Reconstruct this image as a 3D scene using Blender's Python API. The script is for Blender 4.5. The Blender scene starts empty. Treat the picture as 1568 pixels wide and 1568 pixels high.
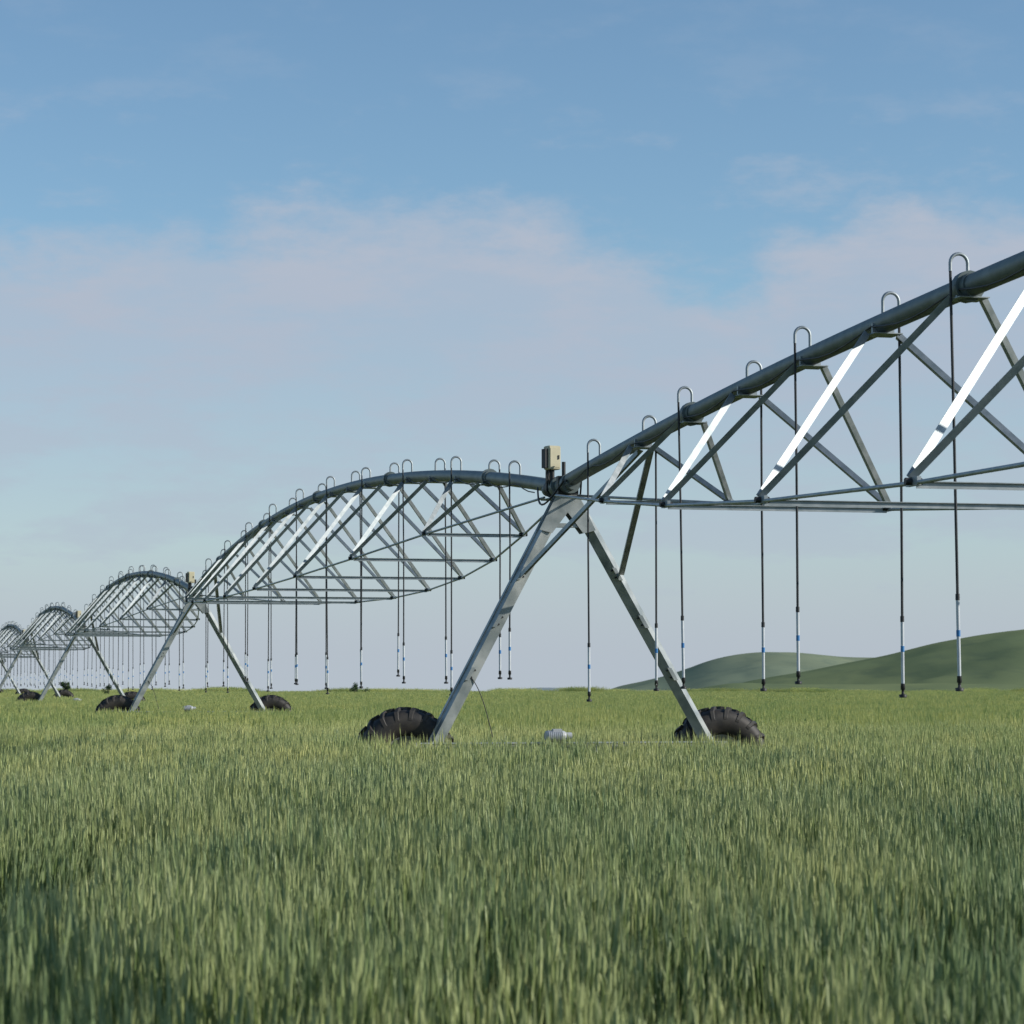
import bpy, math, random
import numpy as np
from mathutils import Vector, noise as mnoise
random.seed(7); np.random.seed(7)
scene=bpy.context.scene
scene.view_settings.view_transform='Standard'
scene.view_settings.look='None'
scene.view_settings.exposure=0
COL=scene.collection
F=4000.0; CAMZ=1.53; H0=1048.0

# ------------------------------------------------------------ materials
def new_mat(name):
    m=bpy.data.materials.new(name); m.use_nodes=True
    nt=m.node_tree
    for n in list(nt.nodes): nt.nodes.remove(n)
    out=nt.nodes.new('ShaderNodeOutputMaterial')
    return m,nt,out
def N(nt,t,**kw):
    n=nt.nodes.new(t)
    for k,v in kw.items(): setattr(n,k,v)
    return n
def simple(name,c1,c2,rough=0.5,metal=0.0,scale=8.0,bump=0.0,spec=0.5,r2=None):
    m,nt,out=new_mat(name)
    b=N(nt,'ShaderNodeBsdfPrincipled')
    g=N(nt,'ShaderNodeNewGeometry')
    no=N(nt,'ShaderNodeTexNoise'); no.inputs['Scale'].default_value=scale; no.inputs['Detail'].default_value=6
    nt.links.new(g.outputs['Position'],no.inputs['Vector'])
    r=N(nt,'ShaderNodeMapRange'); r.inputs[1].default_value=.35; r.inputs[2].default_value=.65
    nt.links.new(no.outputs['Fac'],r.inputs[0])
    mx=N(nt,'ShaderNodeMix',data_type='RGBA')
    mx.inputs[6].default_value=(*c1,1); mx.inputs[7].default_value=(*c2,1)
    nt.links.new(r.outputs[0],mx.inputs[0]); nt.links.new(mx.outputs[2],b.inputs['Base Color'])
    b.inputs['Metallic'].default_value=metal
    b.inputs['Specular IOR Level'].default_value=spec
    rr=N(nt,'ShaderNodeMapRange'); rr.inputs[3].default_value=rough; rr.inputs[4].default_value=r2 if r2 else rough+.12
    nt.links.new(no.outputs['Fac'],rr.inputs[0]); nt.links.new(rr.outputs[0],b.inputs['Roughness'])
    if bump>0:
        bp=N(nt,'ShaderNodeBump'); bp.inputs['Strength'].default_value=bump; bp.inputs['Distance'].default_value=.01
        nt.links.new(no.outputs['Fac'],bp.inputs['Height']); nt.links.new(bp.outputs[0],b.inputs['Normal'])
    nt.links.new(b.outputs[0],out.inputs[0])
    return m
M_STEEL=simple('galvanized_steel',(.27,.31,.32),(.40,.43,.44),.46,.6,9,.1)
M_LEG=simple('galvanized_leg',(.22,.25,.245),(.42,.44,.42),.45,.5,4,.1)
M_PIPE=simple('pipe_steel',(.11,.14,.135),(.18,.21,.205),.45,.35,5,.1)
M_HOSE=simple('black_hose',(.012,.014,.016),(.03,.033,.036),.5,0,12)
M_WHITE=simple('white_tube',(.50,.54,.58),(.62,.65,.66),.4,0,10)
M_BLUE=simple('blue_collar',(.03,.18,.45),(.04,.22,.5),.4,0,10)
M_RUB=simple('tire_rubber',(.012,.011,.010),(.040,.033,.026),.55,0,7,.3)
M_RIM=simple('rim_steel',(.30,.32,.32),(.42,.43,.42),.5,.5,9)
M_BOX=simple('beige_enamel',(.48,.44,.29),(.54,.49,.33),.5,0,9)
M_DARK=simple('dark_metal',(.02,.022,.022),(.05,.05,.05),.5,.3,9)
M_MOTOR=simple('motor_white',(.40,.42,.44),(.50,.51,.52),.45,0,12)

# ------------------------------------------------------------ mesh builder
class MB:
    def __init__(s): s.v=[]; s.f=[]; s.m=[]; s.sm=[]
    def add(s,vs,fs,mi=0,smooth=False):
        o=len(s.v); s.v.extend([tuple(v) for v in vs])
        for f in fs: s.f.append(tuple(i+o for i in f)); s.m.append(mi); s.sm.append(smooth)
    def bar(s,p0,p1,a,b,wa,wb,off=None,mi=0):
        p0=Vector(p0); p1=Vector(p1); a=Vector(a).normalized(); b=Vector(b).normalized()
        if off is not None: p0=p0+off; p1=p1+off
        vs=[]
        for p in (p0,p1):
            for sa,sb in ((-1,-1),(1,-1),(1,1),(-1,1)): vs.append(p+a*wa*.5*sa+b*wb*.5*sb)
        s.add(vs,[(0,3,2,1),(4,5,6,7),(0,1,5,4),(1,2,6,5),(2,3,7,6),(3,0,4,7)],mi)
    def angle(s,p0,p1,n2,w=.08,th=.007,side=None,mi=0):
        p0=Vector(p0); p1=Vector(p1); d=(p1-p0).normalized()
        n2=Vector(n2); n2=(n2-d*n2.dot(d)).normalized()
        n1=d.cross(n2).normalized()
        if side is not None and n1.dot(Vector(side))<0: n1=-n1
        s.bar(p0,p1,n1,n2,w,th,off=n1*w*.5,mi=mi)
        s.bar(p0,p1,n1,n2,th,w*.95,off=-n2*(w*.475+th*.5+.0005)+n1*th*.5,mi=mi)
    def tube(s,pts,r,n=8,ref=(0,0,1),mi=0,cap=True,radii=None):
        pts=[Vector(p) for p in pts]; ref=Vector(ref); vs=[]; L=len(pts)
        for i,p in enumerate(pts):
            t=(pts[min(i+1,L-1)]-pts[max(i-1,0)]).normalized()
            a=(ref-t*ref.dot(t)).normalized(); b=t.cross(a)
            rr=radii[i] if radii else r
            for k in range(n):
                an=2*math.pi*k/n; vs.append(p+a*math.cos(an)*rr+b*math.sin(an)*rr)
        fs=[]
        for i in range(L-1):
            for k in range(n):
                k2=(k+1)%n; fs.append((i*n+k,i*n+k2,(i+1)*n+k2,(i+1)*n+k))
        s.add(vs,fs,mi,True)
        if cap: s.add([vs[k] for k in range(n)]+[vs[(L-1)*n+k] for k in range(n)],[tuple(range(n))[::-1],tuple(range(n,2*n))],mi)
    def obj(s,name,mats,parent=None):
        me=bpy.data.meshes.new(name); me.from_pydata(s.v,[],s.f)
        for m in mats: me.materials.append(m)
        me.polygons.foreach_set('material_index',s.m); me.polygons.foreach_set('use_smooth',s.sm)
        me.update()
        o=bpy.data.objects.new(name,me); COL.objects.link(o)
        if parent: o.parent=parent
        return o
def empty(name):
    e=bpy.data.objects.new(name,None); COL.objects.link(e); e.empty_display_size=.5; return e

# ------------------------------------------------------------ irrigation machine
AZ=math.atan(986/F)
U=Vector((-math.sin(AZ),math.cos(AZ),0)); P=Vector((math.cos(AZ),math.sin(AZ),0)); Z=Vector((0,0,1))
S1=F/122.0
LSP=S1*1.12/math.cos(AZ)
J0=Vector((.58,S1,0)); JZ=4.01
machine=empty('center_pivot_irrigation_system')
def pt(n,t,lat=0,z=0): return J0+U*((n+t)*LSP)+P*lat+Z*z
RISE={-1:.74,0:1.13,1:1.1,2:1.1,3:1.1,4:1.1,5:1.1}
def pipez(n,t): return JZ+RISE[n]*4*t*(1-t)
MS=[M_STEEL,M_PIPE,M_HOSE,M_WHITE,M_BLUE,M_DARK,M_LEG]
def build_span(n):
    mb=MB()
    pz=lambda t: pipez(n,t)
    mb.tube([pt(n,t,0,pz(t)) for t in np.linspace(.008,.992,70)],.088,16,mi=1)
    st=[.052+.0472*j for j in range(20)]
    for j,t in enumerate(st):
        c=pt(n,t,0,pz(t))
        if 1<=j<=18:
            mb.bar(c-U*.13,c+U*.13,P,Z,.26,.008,off=-Z*.098)
            mb.bar(c-U*.012,c+U*.012,P,Z,.20,.10,off=-Z*.05)
        if j%4==1:
            mb.tube([c-U*.05,c+U*.05],.125,16,mi=1)
            mb.tube([c-U*.13,c-U*.05],.1,16,mi=1)
    nodes=[]
    for k in range(9):
        ja,jb=1+2*k,2+2*k
        t=(st[ja]+st[jb])/2
        dep=1.9*4*t*(1-t); q=.87*dep
        zb=pz(t)-dep
        Ln=pt(n,t,-q,zb); Rn=pt(n,t,q,zb); nodes.append((Ln,Rn,t))
        for tt,wd in ((st[ja],.055),(st[jb],.064)):
            c=pt(n,tt,0,pz(tt)-.106)
            mb.angle(Ln,c-P*.12,-U,wd,.006,side=-P,mi=0)
            mb.angle(Rn,c+P*.12,-U,.052,.006,side=P,mi=0)
        mb.bar(Ln+P*.02,Rn-P*.02,U,Z,.05,.006)
        mb.bar(Ln+P*.02,Rn-P*.02,U,Z,.006,.042,off=-Z*.0245)
        for nd in (Ln,Rn):
            mb.bar(nd-U*.1,nd+U*.1,P,Z,.03,.06)
            mb.tube([nd-P*.06,nd+P*.06],.026,8,mi=5)
    for s in (0,1):
        pts=[pt(n,.006,(-.12,.12)[s],JZ-.12)]+[nd[s]-Z*.01 for nd in nodes]+[pt(n,.994,(-.12,.12)[s],JZ-.12)]
        for a,b in zip(pts[:-1],pts[1:]): mb.tube([a,b],.016,8,mi=0)
    rnd=random.Random(50+n)
    for j,t in enumerate(st):
        sd=-1 if j%2==0 else 1
        if n==-1: sd=-sd
        c=pt(n,t,0,pz(t)); R=.074
        pts=[c+Z*.08,c+Z*(.185+rnd.uniform(-.015,.025))]
        hz=pts[-1].z-c.z
        for a in np.linspace(0,math.pi,11)[1:]:
            pts.append(c+P*sd*(R-R*math.cos(a))+Z*(hz+R*math.sin(a)))
        lat=2*R
        lx=rnd.uniform(-.01,.045)
        bz=1.42+rnd.uniform(-.10,.14)+(.12 if (n==0 and rnd.random()<.4) else 0)
        top=c+P*sd*lat+Z*0.10
        pts.append(top+Z*.02)
        mb.tube(pts,.0145,8,ref=U,mi=0,cap=False)
        bot=Vector((top.x+lx,top.y,bz)); 
        wl=.56+rnd.uniform(-.06,.1)
        f=(top.z-(bz+wl+.1))/(top.z-bz); w0=top.lerp(bot,f); f2=(top.z-(bz+.1))/(top.z-bz); w1=top.lerp(bot,f2)
        mb.tube([top+Z*.03,top.lerp(bot,f*.5)+P*rnd.uniform(-.008,.008),w0],.0115,6,ref=U,mi=2)
        mb.tube([w0,w1],.0155,8,ref=U,mi=3)
        mb.tube([w0+Z*.01,w0-Z*.04],.018,8,ref=U,mi=2)
        bl=w0.lerp(w1,.42); mb.tube([bl,bl-Z*.05],.0175,8,ref=U,mi=4)
        mb.tube([w1+Z*.02,w1-Z*.03,w1-Z*.035,w1-Z*.07,w1-Z*.075,w1-Z*.10],0,10,ref=U,mi=5,
                radii=[.018,.02,.012,.012,.034,.03])
    tt=np.linspace(.02,.98,120); pts=[]
    for t in tt:
        ph=(t*21)%1; pts.append(pt(n,t,-.095-.02*math.sin(ph*3.1416),pz(t)-.02-.09*math.sin(ph*math.pi)))
    mb.tube(pts,.008,5,mi=2,cap=False)
    return mb.obj('irrigation_span_%d'%(n+2),MS,machine)

def wheel(mb,c,lat_seed):
    prof=[(-.12,.29),(-.165,.325),(-.195,.42),(-.20,.50),(-.18,.565),(-.12,.60),(0,.61),(.12,.60),(.18,.565),(.20,.50),(.195,.42),(.165,.325),(.12,.29)]
    n=64; vs=[]
    for k in range(n):
        a=2*math.pi*k/n
        for (x,r) in prof: vs.append(c+U*x+P*math.cos(a)*r+Z*math.sin(a)*r)
    m=len(prof); fs=[]
    for k in range(n):
        k2=(k+1)%n
        for i in range(m-1): fs.append((k*m+i,k2*m+i,k2*m+i+1,k*m+i+1))
    mb.add(vs,fs,0,True)
    nl=19
    for k in range(nl*2):
        sd=1 if k%2 else -1
        a0=2*math.pi*k/(nl*2)
        secs=[]
        for (x,r,da,h) in ((-.01,.605,0,.04),(.10,.60,.10,.042),(.18,.565,.17,.04),(.203,.50,.20,.014)):
            a=a0+da; w=.062/ .61
            row=[]
            for aa,rr in ((a-w/2,r-.015),(a-w*.36,r+h),(a+w*.36,r+h),(a+w/2,r-.015)):
                row.append(c+U*x*sd+P*math.cos(aa)*rr+Z*math.sin(aa)*rr)
            secs.append(row)
        vs=[v for s_ in secs for v in s_]; fs=[]
        for i in range(3):
            for q in range(3): fs.append((i*4+q,i*4+q+1,(i+1)*4+q+1,(i+1)*4+q))
        fs+= [(0,1,2,3),(12,15,14,13)]
        mb.add(vs,fs,0)
    rp=[(-.125,.305),(-.11,.275),(-.05,.255),(-.03,.12),(-.03,.02)]
    for sg in (1,-1):
        vs=[];fs=[];m=len(rp);n=40
        for k in range(n):
            a=2*math.pi*k/n
            for (x,r) in rp: vs.append(c+U*x*sg+P*math.cos(a)*r+Z*math.sin(a)*r)
        for k in range(n):
            k2=(k+1)%n
            for i in range(m-1): fs.append((k*m+i,k2*m+i,k2*m+i+1,k*m+i+1))
        mb.add(vs,fs,1,True)
    mb.tube([c-U*.16,c+U*.05],.11,16,mi=2); 
    mb.tube([c-U*.30,c-U*.16],.06,12,mi=2)

def build_tower(n):
    base=J0+U*(n*LSP-.45)
    mb=MB()
    O=lambda lat,z,al=0: base+P*lat+Z*z+U*al
    zt=3.86; zb=.76
    for sd in (-1,1):
        foot=-1.74 if sd<0 else 1.88
        top=O(sd*.10,zt); bot=O(foot,zb)
        d=(bot-top); dn=d.normalized()
        nrm=(-U+P*.15) if sd<0 else (-U*.8-P*.75)
        mb.angle(top,bot,nrm,.125,.009,side=P*(-sd),mi=6)
        mb.angle(top+U*.13+P*sd*.03,bot+U*.13+P*sd*.03,P*sd+Z*.5,.10,.008,side=U,mi=6)
        for f in (.31,.50,.71):
            p=top.lerp(bot,f)
            mb.bar(p-dn*.09,p+dn*.09,P,U,.05,.2,off=U*.05+P*(-sd)*.02,mi=6)
            for q in (-.05,.05):
                mb.tube([p+dn*q-U*.03+P*(-sd)*.06,p+dn*q-U*.0+P*(-sd)*.06],.014,6,mi=5)
        lm=top.lerp(bot,.31)
        ps=pt(n-1,1-.098,0,pipez(n-1,1-.098)-.11) if (n-1) in RISE else None
        if ps is not None: mb.angle(lm-U*.02,ps+P*sd*.06,-P*.9+Z*.2-U*.1,.07,.007,side=-Z,mi=6)
    for al in (-.02,.16):
        vs=[O(-.14,zt+.02,al),O(.14,zt+.02,al),O(.36,zt-.42,al),O(.20,zt-.46,al),O(0,zt-.2,al),O(-.20,zt-.46,al),O(-.36,zt-.42,al)]
        vs2=[v+U*.008 for v in vs]; m=7
        mb.add(vs+vs2,[(0,1,4),(1,2,3,4),(0,4,5,6)]+[(7,11,8),(8,11,10,9),(7,13,12,11)]+[(i,(i+1)%m,(i+1)%m+m,i+m) for i in range(m)],6)
    mb.bar(O(-.3,zt-.36,.05),O(.3,zt-.36,.05),U,Z,.1,.05,mi=6)
    j=J0+U*(n*LSP)+Z*JZ
    mb.tube([j-U*.62,j-U*.5],.125,16,mi=1); mb.tube([j-U*.12,j+U*.02],.13,16,mi=1); mb.tube([j+U*.15,j+U*.32],.115,16,mi=5)
    mb.tube([j-U*.75,j+U*.5],.088,16,mi=1)
    mb.bar(j-U*.5,j+U*.45,P,Z,.22,.012,off=-Z*.14,mi=6)
    mb.bar(j-U*.5-Z*.02,j-U*.4-Z*.02,P,Z,.26,.24,mi=5)
    mb.tube([j-U*.2+P*.02,j-U*.2+P*.02+Z*.3],.025,8,ref=U,mi=5)
    mb.bar(j+U*.05-P*.12-Z*.05,j+U*.05-P*.12+Z*.22,P,U,.05,.05,mi=5)
    for q in (-1,1):
        pts=[j-U*.75+P*.09*q+Z*.02]
        for a in np.linspace(0,1,12): pts.append(j+U*(-.7+1.3*a)+P*(.11*q+.1*q*math.sin(a*3.14))+Z*(.03-.26*math.sin(a*math.pi)))
        mb.tube(pts,.013,6,mi=2)
    mb.bar(O(-1.98,zb),O(2.05,zb),U,Z,.12,.12,mi=6)
    mb.tube([O(-1.9,.81,-.12),O(1.9,.81,-.12)],.016,8,mi=0)
    o=mb.obj('drive_tower_%d'%(n+2),MS,machine)
    mm=MB()
    c=O(-.17,.90,-.14)
    mm.tube([c-P*.155,c-P*.145,c+P*.08,c+P*.10],0,18,mi=0,radii=[.045,.062,.062,.05])
    for q in np.linspace(-.12,.05,8): mm.tube([c+P*q,c+P*(q+.008)],.069,18,mi=0)
    mm.tube([c+P*.10,c+P*.18],.042,14,mi=0); mm.bar(c+P*.02-Z*.14,c+P*.02-Z*.05,P,U,.16,.14,mi=1)
    mm.bar(c+Z*.06-P*.06,c+Z*.06+P*.05,Z,U,.05,.08,mi=0)
    mm.obj('drive_motor_%d'%(n+2),[M_MOTOR,M_DARK],machine)
    mw=MB(); tp=O(-.10,zt).lerp(O(-1.74,zb),.72)
    pts=[tp+P*.05]
    for a in np.linspace(.1,1,8): pts.append(tp+P*(.05+.28*a)+Z*(-.75*a+.12*math.sin(a*3.1)))
    mw.tube(pts,.006,5,ref=U); mw.obj('motor_cable_%d'%(n+2),[M_HOSE],machine)
    for i,lt in enumerate((-1.98,2.07)):
        mwh=MB(); wheel(mwh,O(lt,.61,.34),n*2+i); mwh.obj('wheel_%d_%d'%(n+2,i+1),[M_RUB,M_RIM,M_DARK],machine)
    mc=MB(); cb=j-P*.09+Z*.36-U*.05
    an=math.radians(28)
    fx=Vector((math.cos(an),math.sin(an),0)); fy=Vector((-math.sin(an),math.cos(an),0))
    ox=lambda a,b,c_: cb+fx*a+fy*b+Z*c_
    w,dp,h=.085,.075,.15
    ring=[]; ch=.012
    for zz,sc in ((-h,-ch),(-h+ch,0),(h-ch,0),(h,-ch)):
        W=w+sc; D=dp+sc
        pts=[(-W+ch,-D),(W-ch,-D),(W,-D+ch),(W,D-ch),(W-ch,D),(-W+ch,D),(-W,D-ch),(-W,-D+ch)]
        ring+= [ox(a,b,zz) for a,b in pts]
    fs=[]
    for i in range(3):
        for k in range(8): fs.append((i*8+k,i*8+(k+1)%8,(i+1)*8+(k+1)%8,(i+1)*8+k))
    fs+= [tuple(range(8))[::-1],tuple(range(24,32))]
    mc.add(ring,fs,0)
    mc.bar(ox(0,-dp-.004,-h+.03),ox(0,-dp-.004,h-.03),fx,fy,w*1.6,.006,mi=0)
    mc.bar(ox(w*.55,-dp-.012,-.02),ox(w*.55,-dp-.012,.03),fx,fy,.015,.012,mi=1)
    mc.bar(ox(-w-.022,0,-h+.02),ox(-w-.022,0,h-.04),fx,fy,.035,.1,mi=1)
    mc.tube([ox(0,0,-h-.18),ox(0,0,-h+.01)],.03,10,ref=U,mi=1)
    mc.tube([ox(-.04,0,-h),ox(-.06,0,-h-.1),ox(-.03,0,-h-.2)],.012,6,ref=U,mi=1)
    mc.obj('tower_control_box_%d'%(n+2),[M_BOX,M_DARK],machine)

for n in range(-1,6): build_span(n)
for n in range(-1,6): build_tower(n)

# ------------------------------------------------------------ terrain
def gh(r):
    return 0.0 if r<246 else max(-90,-.02*(r-246))
rs=list(np.concatenate([[0.01],np.arange(6,60,6),np.arange(60,300,12),np.geomspace(300,20000,40)]))
na=96; vs=[];fs=[]
for r in rs:
    for k in range(na):
        a=2*math.pi*k/na; vs.append((r*math.cos(a),r*math.sin(a),gh(r)))
for i in range(len(rs)-1):
    for k in range(na):
        k2=(k+1)%na; fs.append((i*na+k,(i+1)*na+k,(i+1)*na+k2,i*na+k2))
mg,nt,out=new_mat('field_soil_and_grass')
b=N(nt,'ShaderNodeBsdfPrincipled'); b.inputs['Roughness'].default_value=.95; b.inputs['Specular IOR Level'].default_value=.1
g=N(nt,'ShaderNodeNewGeometry')
n1=N(nt,'ShaderNodeTexNoise'); n1.inputs['Scale'].default_value=3; n1.inputs['Detail'].default_value=8
n2=N(nt,'ShaderNodeTexNoise'); n2.inputs['Scale'].default_value=.02; n2.inputs['Detail'].default_value=5
for x in (n1,n2): nt.links.new(g.outputs['Position'],x.inputs['Vector'])
m1=N(nt,'ShaderNodeMix',data_type='RGBA'); m1.inputs[6].default_value=(.035,.055,.016,1); m1.inputs[7].default_value=(.07,.105,.028,1)
nt.links.new(n1.outputs['Fac'],m1.inputs[0])
m2=N(nt,'ShaderNodeMix',data_type='RGBA'); m2.inputs[7].default_value=(.10,.14,.05,1)
nt.links.new(n2.outputs['Fac'],m2.inputs[0]); nt.links.new(m1.outputs[2],m2.inputs[6]); nt.links.new(m2.outputs[2],b.inputs['Base Color'])
nt.links.new(b.outputs[0],out.inputs[0])
me=bpy.data.meshes.new('ground'); me.from_pydata(vs,[],fs); me.materials.append(mg); me.polygons.foreach_set('use_smooth',[True]*len(fs))
COL.objects.link(bpy.data.objects.new('ground',me))

def hill_mat(name,c1,c2,c3):
    m,nt,out=new_mat(name)
    b=N(nt,'ShaderNodeBsdfPrincipled'); b.inputs['Roughness'].default_value=1; b.inputs['Specular IOR Level'].default_value=.0
    g=N(nt,'ShaderNodeNewGeometry')
    mp=N(nt,'ShaderNodeMapping'); mp.inputs['Scale'].default_value=(1,.35,3)
    nt.links.new(g.outputs['Position'],mp.inputs['Vector'])
    a=N(nt,'ShaderNodeTexNoise'); a.inputs['Scale'].default_value=.012; a.inputs['Detail'].default_value=9; a.inputs['Roughness'].default_value=.65
    c=N(nt,'ShaderNodeTexNoise'); c.inputs['Scale'].default_value=.09; c.inputs['Detail'].default_value=6
    nt.links.new(mp.outputs[0],a.inputs['Vector']); nt.links.new(mp.outputs[0],c.inputs['Vector'])
    cr=N(nt,'ShaderNodeValToRGB'); cr.color_ramp.elements[0].position=.35; cr.color_ramp.elements[1].position=.68
    cr.color_ramp.elements[0].color=(*c1,1); cr.color_ramp.elements[1].color=(*c2,1)
    nt.links.new(a.outputs['Fac'],cr.inputs[0])
    mx=N(nt,'ShaderNodeMix',data_type='RGBA'); mx.inputs[7].default_value=(*c3,1)
    r=N(nt,'ShaderNodeMapRange'); r.inputs[1].default_value=.5; r.inputs[2].default_value=.7; r.inputs[4].default_value=.7
    nt.links.new(c.outputs['Fac'],r.inputs[0]); nt.links.new(r.outputs[0],mx.inputs[0]); nt.links.new(cr.outputs[0],mx.inputs[6])
    nt.links.new(mx.outputs[2],b.inputs['Base Color']); nt.links.new(b.outputs[0],out.inputs[0])
    return m
def hill(name,D,depth,prof,mat,basez,rough=1.0,seed=0):
    xs=[(p[0]-784)/F*D for p in prof]; zs=[CAMZ+(H0-p[1])/F*D for p in prof]
    nx,ny=260,70; vs=[];fs=[]
    X=np.linspace(xs[0],xs[-1],nx); Zr=np.interp(X,xs,zs)
    ker=np.ones(9)/9; Zs=np.convolve(np.pad(Zr,4,mode='edge'),ker,'valid'); 
    for j in range(ny):
        v=-1+2*j/(ny-1)
        for i in range(nx):
            h=(Zs[i]-basez)*(math.cos(v*math.pi/2)**1.3)
            y=D+v*depth
            q=mnoise.noise(Vector((X[i]/90+seed,y/90,0)))*.6+mnoise.noise(Vector((X[i]/30+seed,y/30,5)))*.25
            z=basez+h+q*rough*min(1,max(0,h)/15)*(1-math.exp(-abs(v)*5))*9
            vs.append((X[i]*(y/D),y,z))
    for j in range(ny-1):
        for i in range(nx-1): fs.append((j*nx+i,j*nx+i+1,(j+1)*nx+i+1,(j+1)*nx+i))
    me=bpy.data.meshes.new(name); me.from_pydata(vs,[],fs); me.materials.append(mat); me.polygons.foreach_set('use_smooth',[True]*len(fs))
    o=bpy.data.objects.new(name,me); COL.objects.link(o)
HA=hill_mat('hill_grass_far_hazed',(.21,.255,.175),(.255,.29,.185),(.17,.215,.155))  # far grass paled and greyed: aerial haze painted into the colour
HB=hill_mat('hill_grass_hazed',(.165,.21,.11),(.21,.245,.12),(.13,.17,.10))  # nearer grass, muted by a little haze put into the colour
HC=hill_mat('hill_distant_hazed',(.26,.31,.32),(.29,.34,.34),(.23,.28,.30))  # blue-grey tone is painted distance haze on the ridge
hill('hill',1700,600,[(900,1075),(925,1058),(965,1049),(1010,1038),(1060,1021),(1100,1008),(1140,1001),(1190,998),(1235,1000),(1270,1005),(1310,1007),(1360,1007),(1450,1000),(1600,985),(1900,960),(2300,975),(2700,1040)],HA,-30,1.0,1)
hill('hill',1150,450,[(1040,1085),(1120,1048),(1240,1027),(1340,1007),(1400,994),(1460,981),(1520,971),(1568,965),(1650,955),(1800,942),(2000,938),(2400,960),(3000,1050)],HB,-20,1.0,9)
hill('hill',900,260,[(960,1085),(1040,1060),(1090,1050),(1130,1045),(1200,1048),(1300,1048),(1450,1046),(1568,1048),(1800,1056),(2100,1080)],HB,-14,.5,15)
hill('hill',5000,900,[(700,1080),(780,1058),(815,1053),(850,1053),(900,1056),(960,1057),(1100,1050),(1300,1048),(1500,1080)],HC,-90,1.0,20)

# ------------------------------------------------------------ wheat
def wheat_mat(name,cA,cB,cY,trans=.3,dk=(.55,.68,.72)):
    m,nt,out=new_mat(name)
    b=N(nt,'ShaderNodeBsdfPrincipled'); b.inputs['Roughness'].default_value=.5; b.inputs['Specular IOR Level'].default_value=.3
    g=N(nt,'ShaderNodeNewGeometry')
    at=N(nt,'ShaderNodeAttribute',attribute_name='rnd')
    big=N(nt,'ShaderNodeTexNoise'); big.inputs['Scale'].default_value=.25; big.inputs['Detail'].default_value=5
    nt.links.new(g.outputs['Position'],big.inputs['Vector'])
    m1=N(nt,'ShaderNodeMix',data_type='RGBA'); m1.inputs[6].default_value=(*cA,1); m1.inputs[7].default_value=(*cB,1)
    nt.links.new(at.outputs['Fac'],m1.inputs[0])
    r=N(nt,'ShaderNodeMapRange'); r.inputs[1].default_value=.40; r.inputs[2].default_value=.64; r.inputs[4].default_value=.8
    nt.links.new(big.outputs['Fac'],r.inputs[0])
    m2=N(nt,'ShaderNodeMix',data_type='RGBA'); m2.inputs[7].default_value=(*cY,1)
    nt.links.new(r.outputs[0],m2.inputs[0]); nt.links.new(m1.outputs[2],m2.inputs[6])
    mp=N(nt,'ShaderNodeMapping'); mp.inputs['Scale'].default_value=(1.1,.5,.25); nt.links.new(g.outputs['Position'],mp.inputs['Vector'])
    yg=N(nt,'ShaderNodeTexNoise'); yg.inputs['Scale'].default_value=1.0; yg.inputs['Detail'].default_value=4; nt.links.new(mp.outputs[0],yg.inputs['Vector'])
    r3=N(nt,'ShaderNodeMapRange'); r3.inputs[1].default_value=.46; r3.inputs[2].default_value=.62; r3.inputs[4].default_value=.9
    nt.links.new(yg.outputs['Fac'],r3.inputs[0])
    m3=N(nt,'ShaderNodeMix',data_type='RGBA',blend_type='MULTIPLY'); m3.inputs[7].default_value=(*dk,1)
    nt.links.new(r3.outputs[0],m3.inputs[0]); nt.links.new(m2.outputs[2],m3.inputs[6]); m2=m3
    nt.links.new(m2.outputs[2],b.inputs['Base Color'])
    if trans<=0:
        nt.links.new(b.outputs[0],out.inputs[0]); return m
    tr=N(nt,'ShaderNodeBsdfTranslucent'); nt.links.new(m2.outputs[2],tr.inputs['Color'])
    ms=N(nt,'ShaderNodeMixShader'); ms.inputs[0].default_value=trans
    nt.links.new(b.outputs[0],ms.inputs[1]); nt.links.new(tr.outputs[0],ms.inputs[2]); nt.links.new(ms.outputs[0],out.inputs[0])
    return m
W_LEAF=wheat_mat('wheat_leaf',(.045,.09,.026),(.085,.145,.038),(.10,.145,.036),.2)  # near leaf colour darkened to stand in for shade between stalks
W_HEAD=wheat_mat('wheat_head',(.17,.235,.085),(.42,.46,.20),(.40,.42,.16),.0)
W_STEM=wheat_mat('wheat_stem',(.09,.15,.04),(.19,.25,.07),(.20,.235,.065),.0)
F_LEAF=wheat_mat('far_wheat_leaf',(.15,.23,.065),(.22,.30,.08),(.27,.31,.08),.3,(.7,.8,.8))  # paler copy for far wheat, colour lifted to offset self-shadow
F_HEAD=wheat_mat('far_wheat_head',(.42,.49,.19),(.56,.59,.24),(.62,.61,.24),.3,(.7,.8,.8))  # far heads also brightened in colour against their own shading
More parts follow.
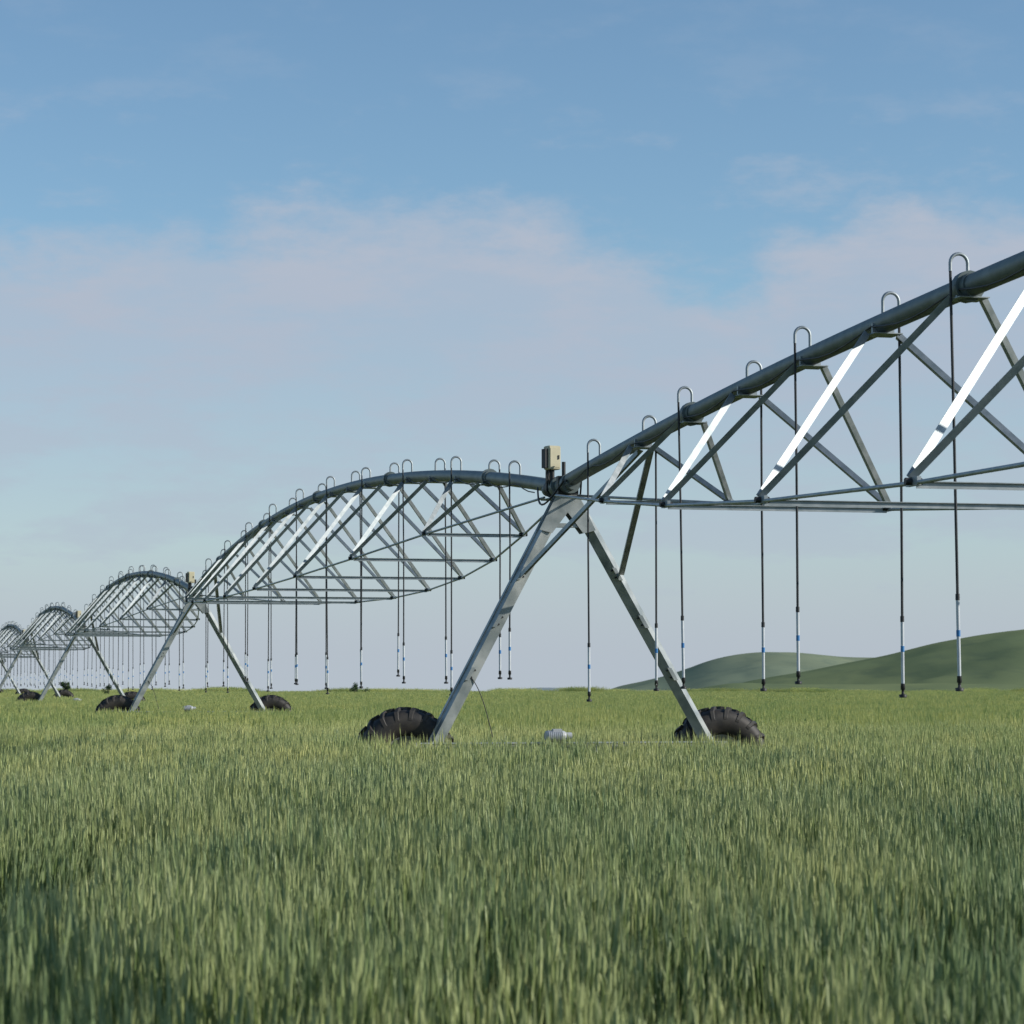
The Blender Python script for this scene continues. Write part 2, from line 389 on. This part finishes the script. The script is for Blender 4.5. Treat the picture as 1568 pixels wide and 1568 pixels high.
def make_patch(name,size,density,seed,ws=1.0,lod=0,hbase=.80,mats=None):
    rr=random.Random(seed); V=[];Fc=[];Mi=[];R=[]
    def add(vs,fs,mi,rv):
        o=len(V); V.extend(vs); R.extend([rv]*len(vs))
        for f in fs: Fc.append(tuple(i+o for i in f)); Mi.append(mi)
    nst=int(size*size*density)
    for _ in range(nst):
        x=rr.uniform(-size/2,size/2); y=rr.uniform(-size/2,size/2)
        cl=mnoise.noise(Vector((x*7+seed*3.1,y*7,seed)))
        if lod==0 and cl<-.10 and rr.random()<.8: continue
        h=min(hbase+.12,rr.gauss(hbase-.055,.06)+cl*.16); rv=min(1,max(0,rr.random()**1.4*.8+.08+cl*.45))
        if rr.random()<.012: h+=rr.uniform(.05,.13)
        an=rr.uniform(0,2*math.pi); ln=abs(rr.gauss(0,.03))
        lx=ln*math.cos(an)+.005; ly=ln*math.sin(an)
        oa=rr.uniform(0,math.pi); cx,cy=math.cos(oa),math.sin(oa)
        hl=rr.uniform(.075,.11)
        zs=h-hl
        P_=lambda f:(x+lx*f*f,y+ly*f*f,f*h)
        w=.0020*ws
        b0=P_(.35); b1=P_(.65); b2=P_(zs/h)
        if lod==0:
            add([(b0[0]-cx*w,b0[1]-cy*w,b0[2]),(b0[0]+cx*w,b0[1]+cy*w,b0[2]),(b1[0]+cx*w,b1[1]+cy*w,b1[2]),(b1[0]-cx*w,b1[1]-cy*w,b1[2]),
             (b2[0]+cx*w,b2[1]+cy*w,b2[2]),(b2[0]-cx*w,b2[1]-cy*w,b2[2])],[(0,1,2,3),(3,2,4,5)],2,rv)
        dx,dy=lx*3.0/h,ly*3.0/h
        dz=.98
        hw=.0052*ws
        def hp(f): return (b2[0]+dx*f*hl,b2[1]+dy*f*hl,b2[2]+dz*f*hl)
        q0=hp(0);q1=hp(.25);q2=hp(.7);q3=hp(1.0)
        if lod==0:
            ring=lambda q,w_:[(q[0]+w_*cx,q[1]+w_*cy,q[2]),(q[0]-w_*cy*.7,q[1]+w_*cx*.7,q[2]),(q[0]-w_*cx,q[1]-w_*cy,q[2]),(q[0]+w_*cy*.7,q[1]-w_*cx*.7,q[2])]
            vs=[q0]+ring(q1,hw)+ring(q2,hw*.85)+[q3]
            fs=[(0,1+k,1+(k+1)%4) for k in range(4)]+[(1+k,5+k,5+(k+1)%4,1+(k+1)%4) for k in range(4)]+[(5+k,9,5+(k+1)%4) for k in range(4)]
            add(vs,fs,1,rv)
            for k in range(5):
                f=rr.uniform(.2,1); q=hp(f); aa=rr.uniform(0,6.28); sp=rr.uniform(.004,.018); al=rr.uniform(.05,.09)
                e=(q[0]+sp*math.cos(aa)+dx*al,q[1]+sp*math.sin(aa)+dy*al,q[2]+al)
                w_=.0010*ws; ca,sa=-math.sin(aa),math.cos(aa)
                add([(q[0]-ca*w_,q[1]-sa*w_,q[2]),(q[0]+ca*w_,q[1]+sa*w_,q[2]),e],[(0,1,2)],1,min(1,rv+.25))
        else:
            e=hp(1.7); k_=1.35
            add([q0,(q1[0]+hw*k_*cx,q1[1]+hw*k_*cy,q1[2]),e,(q1[0]-hw*k_*cx,q1[1]-hw*k_*cy,q1[2])],[(0,1,2,3)],1,rv)
            add([q0,(q1[0]-hw*k_*cy,q1[1]+hw*k_*cx,q1[2]),e,(q1[0]+hw*k_*cy,q1[1]-hw*k_*cx,q1[2])],[(0,1,2,3)],1,rv)
        nl=3 if lod==0 else 2
        for k in range(nl):
            z0=h*(rr.uniform(.50,.64) if k==0 else rr.uniform(.32,.54)); f0=z0/h; s=P_(f0)
            aa=rr.uniform(0,6.28); L=rr.uniform(.13,.20)
            ca,sa=math.cos(aa),math.sin(aa); lw=rr.uniform(.003,.0050)*ws
            seg=3 if lod==0 else 2
            vs=[];fs=[]
            px,pz=0.,0.; ang=rr.uniform(1.25,1.52)
            droop=rr.uniform(.1,.7) if rr.random()<.75 else rr.uniform(.9,2.2)
            pts=[(0,0)]
            for i in range(seg):
                a_=ang-droop*(i+.5)/seg
                px+=L/seg*math.cos(a_); pz+=L/seg*math.sin(a_); pts.append((px,pz))
            for i,(a_,b_) in enumerate(pts):
                ww=lw*(1-(i/seg)**2)*(1 if i else .6)
                if i==seg: vs.append((s[0]+a_*ca,s[1]+a_*sa,s[2]+b_))
                else:
                    vs.append((s[0]+a_*ca-sa*ww,s[1]+a_*sa+ca*ww,s[2]+b_)); vs.append((s[0]+a_*ca+sa*ww,s[1]+a_*sa-ca*ww,s[2]+b_))
            for i in range(seg-1): fs.append((2*i,2*i+1,2*i+3,2*i+2))
            fs.append((2*seg-2,2*seg-1,2*seg))
            add(vs,fs,0,rv*.7+rr.random()*.3)
    me=bpy.data.meshes.new(name); me.from_pydata(V,[],Fc)
    for m in (mats or (W_LEAF,W_HEAD,W_STEM)): me.materials.append(m)
    me.polygons.foreach_set('material_index',Mi)
    at=me.attributes.new('rnd','FLOAT','POINT'); at.data.foreach_set('value',R)
    me.update(); return me
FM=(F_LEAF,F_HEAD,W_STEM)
PA=[make_patch('wheat_a%d'%i,.54,540,10+i) for i in range(8)]
PB=[make_patch('wheat_b%d'%i,1.05,340,30+i,1.2) for i in range(6)]
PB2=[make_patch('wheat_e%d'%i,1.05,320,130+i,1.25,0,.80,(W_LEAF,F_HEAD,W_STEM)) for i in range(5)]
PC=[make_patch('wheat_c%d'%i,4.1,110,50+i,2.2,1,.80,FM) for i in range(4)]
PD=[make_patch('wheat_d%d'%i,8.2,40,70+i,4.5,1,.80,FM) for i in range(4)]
wheat=empty('wheat_field')
dips=[(-2.2,12.0,.40,1.4,.60),(-2.1,10.7,.35,.9,.50),(.75,12.2,.25,.5,.30),(-6.3,32,.8,2.5,.35),(.35,6.9,.3,.8,.28),(1.35,8.5,.3,.6,.25),(-.5,15,.5,.6,.15),(2.1,12.5,.8,.9,.12)]
cnt=0
def place(meshes,size,y0,y1,marg,slope=.2,alt=None):
    global cnt
    y=y0+size/2
    while y<y1:
        half=slope*y+marg; nx=int(half/size)+1
        for i in range(-nx,nx+1):
            x=i*size
            src=meshes
            if alt is not None and random.random()<min(1,max(0,(y-18)/20)): src=alt
            me=src[random.randrange(len(src))]
            o=bpy.data.objects.new('wheat_patch',me); COL.objects.link(o); o.parent=wheat
            nz=mnoise.noise(Vector((x*.35,y*.22,1.3)))*.08+mnoise.noise(Vector((x*1.1,y*.7,7.3)))*.10*(1 if size<2 else .3)
            s=1+nz
            for (dx,dy,rx,ry,a) in dips:
                s-=a*math.exp(-((x-dx)/rx)**2-((y-dy)/ry)**2)
            o.location=(x,y,0); o.scale=(1,1,max(.35,s))
            tx=mnoise.noise(Vector((x*.5,y*.3,20)))*.10; ty=.01+mnoise.noise(Vector((x*.5,y*.3,40)))*.14
            o.rotation_euler=(tx,ty,random.randrange(4)*math.pi/2+random.uniform(-.1,.1)) if size<2 else (0,0,random.randrange(4)*math.pi/2)
            cnt+=1
        y+=size
place(PA,.5,3.5,17.5,2.0)
place(PB,1.0,17.5,44.5,3.0,.2,PB2)
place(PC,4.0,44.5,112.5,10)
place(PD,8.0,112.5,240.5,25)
for i in range(170):
    y=random.uniform(238,246); x=random.uniform(-75,75)
    o=bpy.data.objects.new('margin_weeds',PC[i%4]); COL.objects.link(o); o.parent=wheat
    o.location=(x,y,0); o.scale=(1,.6,random.uniform(.9,1.35)*(1+.3*mnoise.noise(Vector((x*.12,0,0))))); o.rotation_euler=(0,0,random.uniform(0,6))

# shrubs
M_BUSH=wheat_mat('shrub_leaves',(.07,.12,.045),(.11,.16,.06),(.09,.14,.05),.25)
M_BARK=simple('shrub_bark',(.08,.06,.045),(.12,.09,.07),.9)
def shrub(x,y,h,w,seed):
    rr=random.Random(seed); mb=MB()
    clumps=[]
    for k in range(9):
        a=rr.uniform(0,6.28); r=w*.5*rr.uniform(.1,.8); z=h*rr.uniform(.35,.95)
        c=Vector((x+r*math.cos(a),y+r*math.sin(a),z)); clumps.append((c,rr.uniform(.14,.26)*w))
        mid=Vector((x+r*.3*math.cos(a),y+r*.3*math.sin(a),z*.5))
        mb.tube([Vector((x,y,0)),mid,c],0,6,ref=(1,0,0),mi=1,radii=[.05*h/2,.03*h/2,.01])
    for c,r in clumps:
        for q in range(100):
            d=Vector((rr.gauss(0,1),rr.gauss(0,1),rr.gauss(0,.8))); p=c+d.normalized()*r*rr.random()**.5*1.2
            a=Vector((rr.gauss(0,1),rr.gauss(0,1),rr.gauss(0,1))).normalized(); b_=a.cross(Vector((rr.gauss(0,1),rr.gauss(0,1),rr.gauss(0,1)))).normalized()
            s_=.04*h/2*rr.uniform(.7,1.4)
            mb.add([p-a*s_*1.6,p-b_*s_*.7,p+a*s_*1.6,p+b_*s_*.7],[(0,1,2,3)],0)
    mb.obj('shrub',[M_BUSH,M_BARK])
def sx(px,D): return (px-784)/F*D
shrub(sx(165,190),190,1.5,.8,1); shrub(sx(103,215),215,2.1,.9,2); shrub(sx(545,225),225,1.6,1.0,3); shrub(sx(560,228),228,1.2,.9,4)

# ------------------------------------------------------------ sun & sky
az=math.radians(100); el=math.radians(24)
sd=Vector((math.cos(el)*math.sin(az),math.cos(el)*math.cos(az),math.sin(el)))
sl=bpy.data.lights.new('sun','SUN'); sl.energy=4.4; sl.angle=math.radians(.6); sl.color=(1,.95,.87)
so=bpy.data.objects.new('sun',sl); COL.objects.link(so); so.rotation_euler=(-sd).to_track_quat('-Z','Y').to_euler(); so.location=(20,-10,30)
w=bpy.data.worlds.new('World'); scene.world=w; w.use_nodes=True
nt=w.node_tree
for n in list(nt.nodes): nt.nodes.remove(n)
out=N(nt,'ShaderNodeOutputWorld'); bg=N(nt,'ShaderNodeBackground'); bg.inputs['Strength'].default_value=.12
tc=N(nt,'ShaderNodeTexCoord'); sep=N(nt,'ShaderNodeSeparateXYZ'); nt.links.new(tc.outputs['Generated'],sep.inputs[0])
mxz=N(nt,'ShaderNodeMath',operation='MAXIMUM'); mxz.inputs[1].default_value=.012; nt.links.new(sep.outputs['Z'],mxz.inputs[0])
cmb=N(nt,'ShaderNodeCombineXYZ'); nt.links.new(sep.outputs['X'],cmb.inputs[0]); nt.links.new(sep.outputs['Y'],cmb.inputs[1]); nt.links.new(mxz.outputs[0],cmb.inputs[2])
sky=N(nt,'ShaderNodeTexSky',sky_type='NISHITA'); sky.sun_disc=False; sky.sun_elevation=el; sky.sun_rotation=az
sky.air_density=1.0; sky.dust_density=.4; sky.ozone_density=2.0; sky.altitude=600
nt.links.new(cmb.outputs[0],sky.inputs['Vector'])
def math_(op,a,b=None,c=None):
    n=N(nt,'ShaderNodeMath',operation=op)
    for i,v in enumerate((a,b,c)):
        if v is None: continue
        if isinstance(v,(int,float)): n.inputs[i].default_value=v
        else: nt.links.new(v,n.inputs[i])
    return n.outputs[0]
def nz(scale,detail,rough,loc,sc):
    mp=N(nt,'ShaderNodeMapping'); mp.inputs['Scale'].default_value=sc; mp.inputs['Location'].default_value=loc
    nt.links.new(tc.outputs['Generated'],mp.inputs['Vector'])
    t=N(nt,'ShaderNodeTexNoise'); t.inputs['Scale'].default_value=scale; t.inputs['Detail'].default_value=detail; t.inputs['Roughness'].default_value=rough
    nt.links.new(mp.outputs[0],t.inputs['Vector']); return t.outputs['Fac']
def sstep(v,a,b):
    r=N(nt,'ShaderNodeMapRange',interpolation_type='SMOOTHSTEP'); r.inputs[1].default_value=a; r.inputs[2].default_value=b
    nt.links.new(v,r.inputs[0]); return r.outputs[0]
tint=N(nt,'ShaderNodeMix',data_type='RGBA',blend_type='MULTIPLY'); tint.inputs[0].default_value=1; tint.inputs[7].default_value=(.93,1.05,1.07,1)
nt.links.new(sky.outputs[0],tint.inputs[6])
edge=[(0,402),(180,398),(330,365),(500,335),(800,335),(880,375),(1010,420),(1110,420),(1250,400),(1320,350),(1568,345)]
hx=N(nt,'ShaderNodeMapRange'); hx.inputs[1].default_value=-.196; hx.inputs[2].default_value=.196; nt.links.new(sep.outputs['X'],hx.inputs[0])
er=N(nt,'ShaderNodeValToRGB'); cr=er.color_ramp; cr.interpolation='B_SPLINE'
while len(cr.elements)>1: cr.elements.remove(cr.elements[-1])
for i,(a,bb) in enumerate(edge):
    v=(H0-bb)/F*5; e=cr.elements[0] if i==0 else cr.elements.new(a/1568)
    e.position=a/1568; e.color=(v,v,v,1)
nt.links.new(hx.outputs[0],er.inputs[0])
ez=math_('MULTIPLY',er.outputs[0],.2)
big=nz(14,8,.62,(.3,0,.1),(1,1,2.2))
rel=math_('SUBTRACT',sep.outputs['Z'],ez)
rel=math_('ADD',rel,math_('MULTIPLY',math_('SUBTRACT',big,.5),-.085))
veil=math_('SUBTRACT',1.0,sstep(rel,-.014,.012))
body=sstep(rel,-.085,-.012)
str_=nz(16,8,.62,(2.3,0,.7),(1,1,3.5))
dens=math_('ADD',.50,math_('ADD',math_('MULTIPLY',sstep(str_,.40,.62),.25),math_('MULTIPLY',body,.25)))
veil2=math_('MULTIPLY',veil,dens)
wis=nz(20,8,.6,(5.1,0,.35),(1,1,2.6))
wlim=math_('SUBTRACT',1.0,math_('MULTIPLY',sstep(sep.outputs['Z'],.19,.235),.75))
wisp=math_('MULTIPLY',math_('MULTIPLY',sstep(wis,.49,.73),.45),wlim)
cov=math_('MAXIMUM',veil2,wisp)
haze=math_('MULTIPLY',math_('SUBTRACT',1.0,sstep(sep.outputs['Z'],.005,.11)),.88)
cov=math_('MAXIMUM',cov,haze)
mix=N(nt,'ShaderNodeMix',data_type='RGBA'); nt.links.new(cov,mix.inputs[0]); nt.links.new(tint.outputs[2],mix.inputs[6]); mix.inputs[7].default_value=(3.65,4.15,5.0,1)
nt.links.new(mix.outputs[2],bg.inputs['Color']); nt.links.new(bg.outputs[0],out.inputs[0])

# ------------------------------------------------------------ camera
cam=bpy.data.cameras.new('camera'); co=bpy.data.objects.new('camera',cam); COL.objects.link(co)
cam.sensor_width=36; cam.lens=36*F/1568; cam.clip_end=50000; cam.clip_start=.1
co.location=(0,0,CAMZ); co.rotation_euler=(math.pi/2+math.atan((H0-784)/F),0,0)
cam.dof.use_dof=True; cam.dof.focus_distance=31; cam.dof.aperture_fstop=8
scene.camera=co
print('patches',cnt)
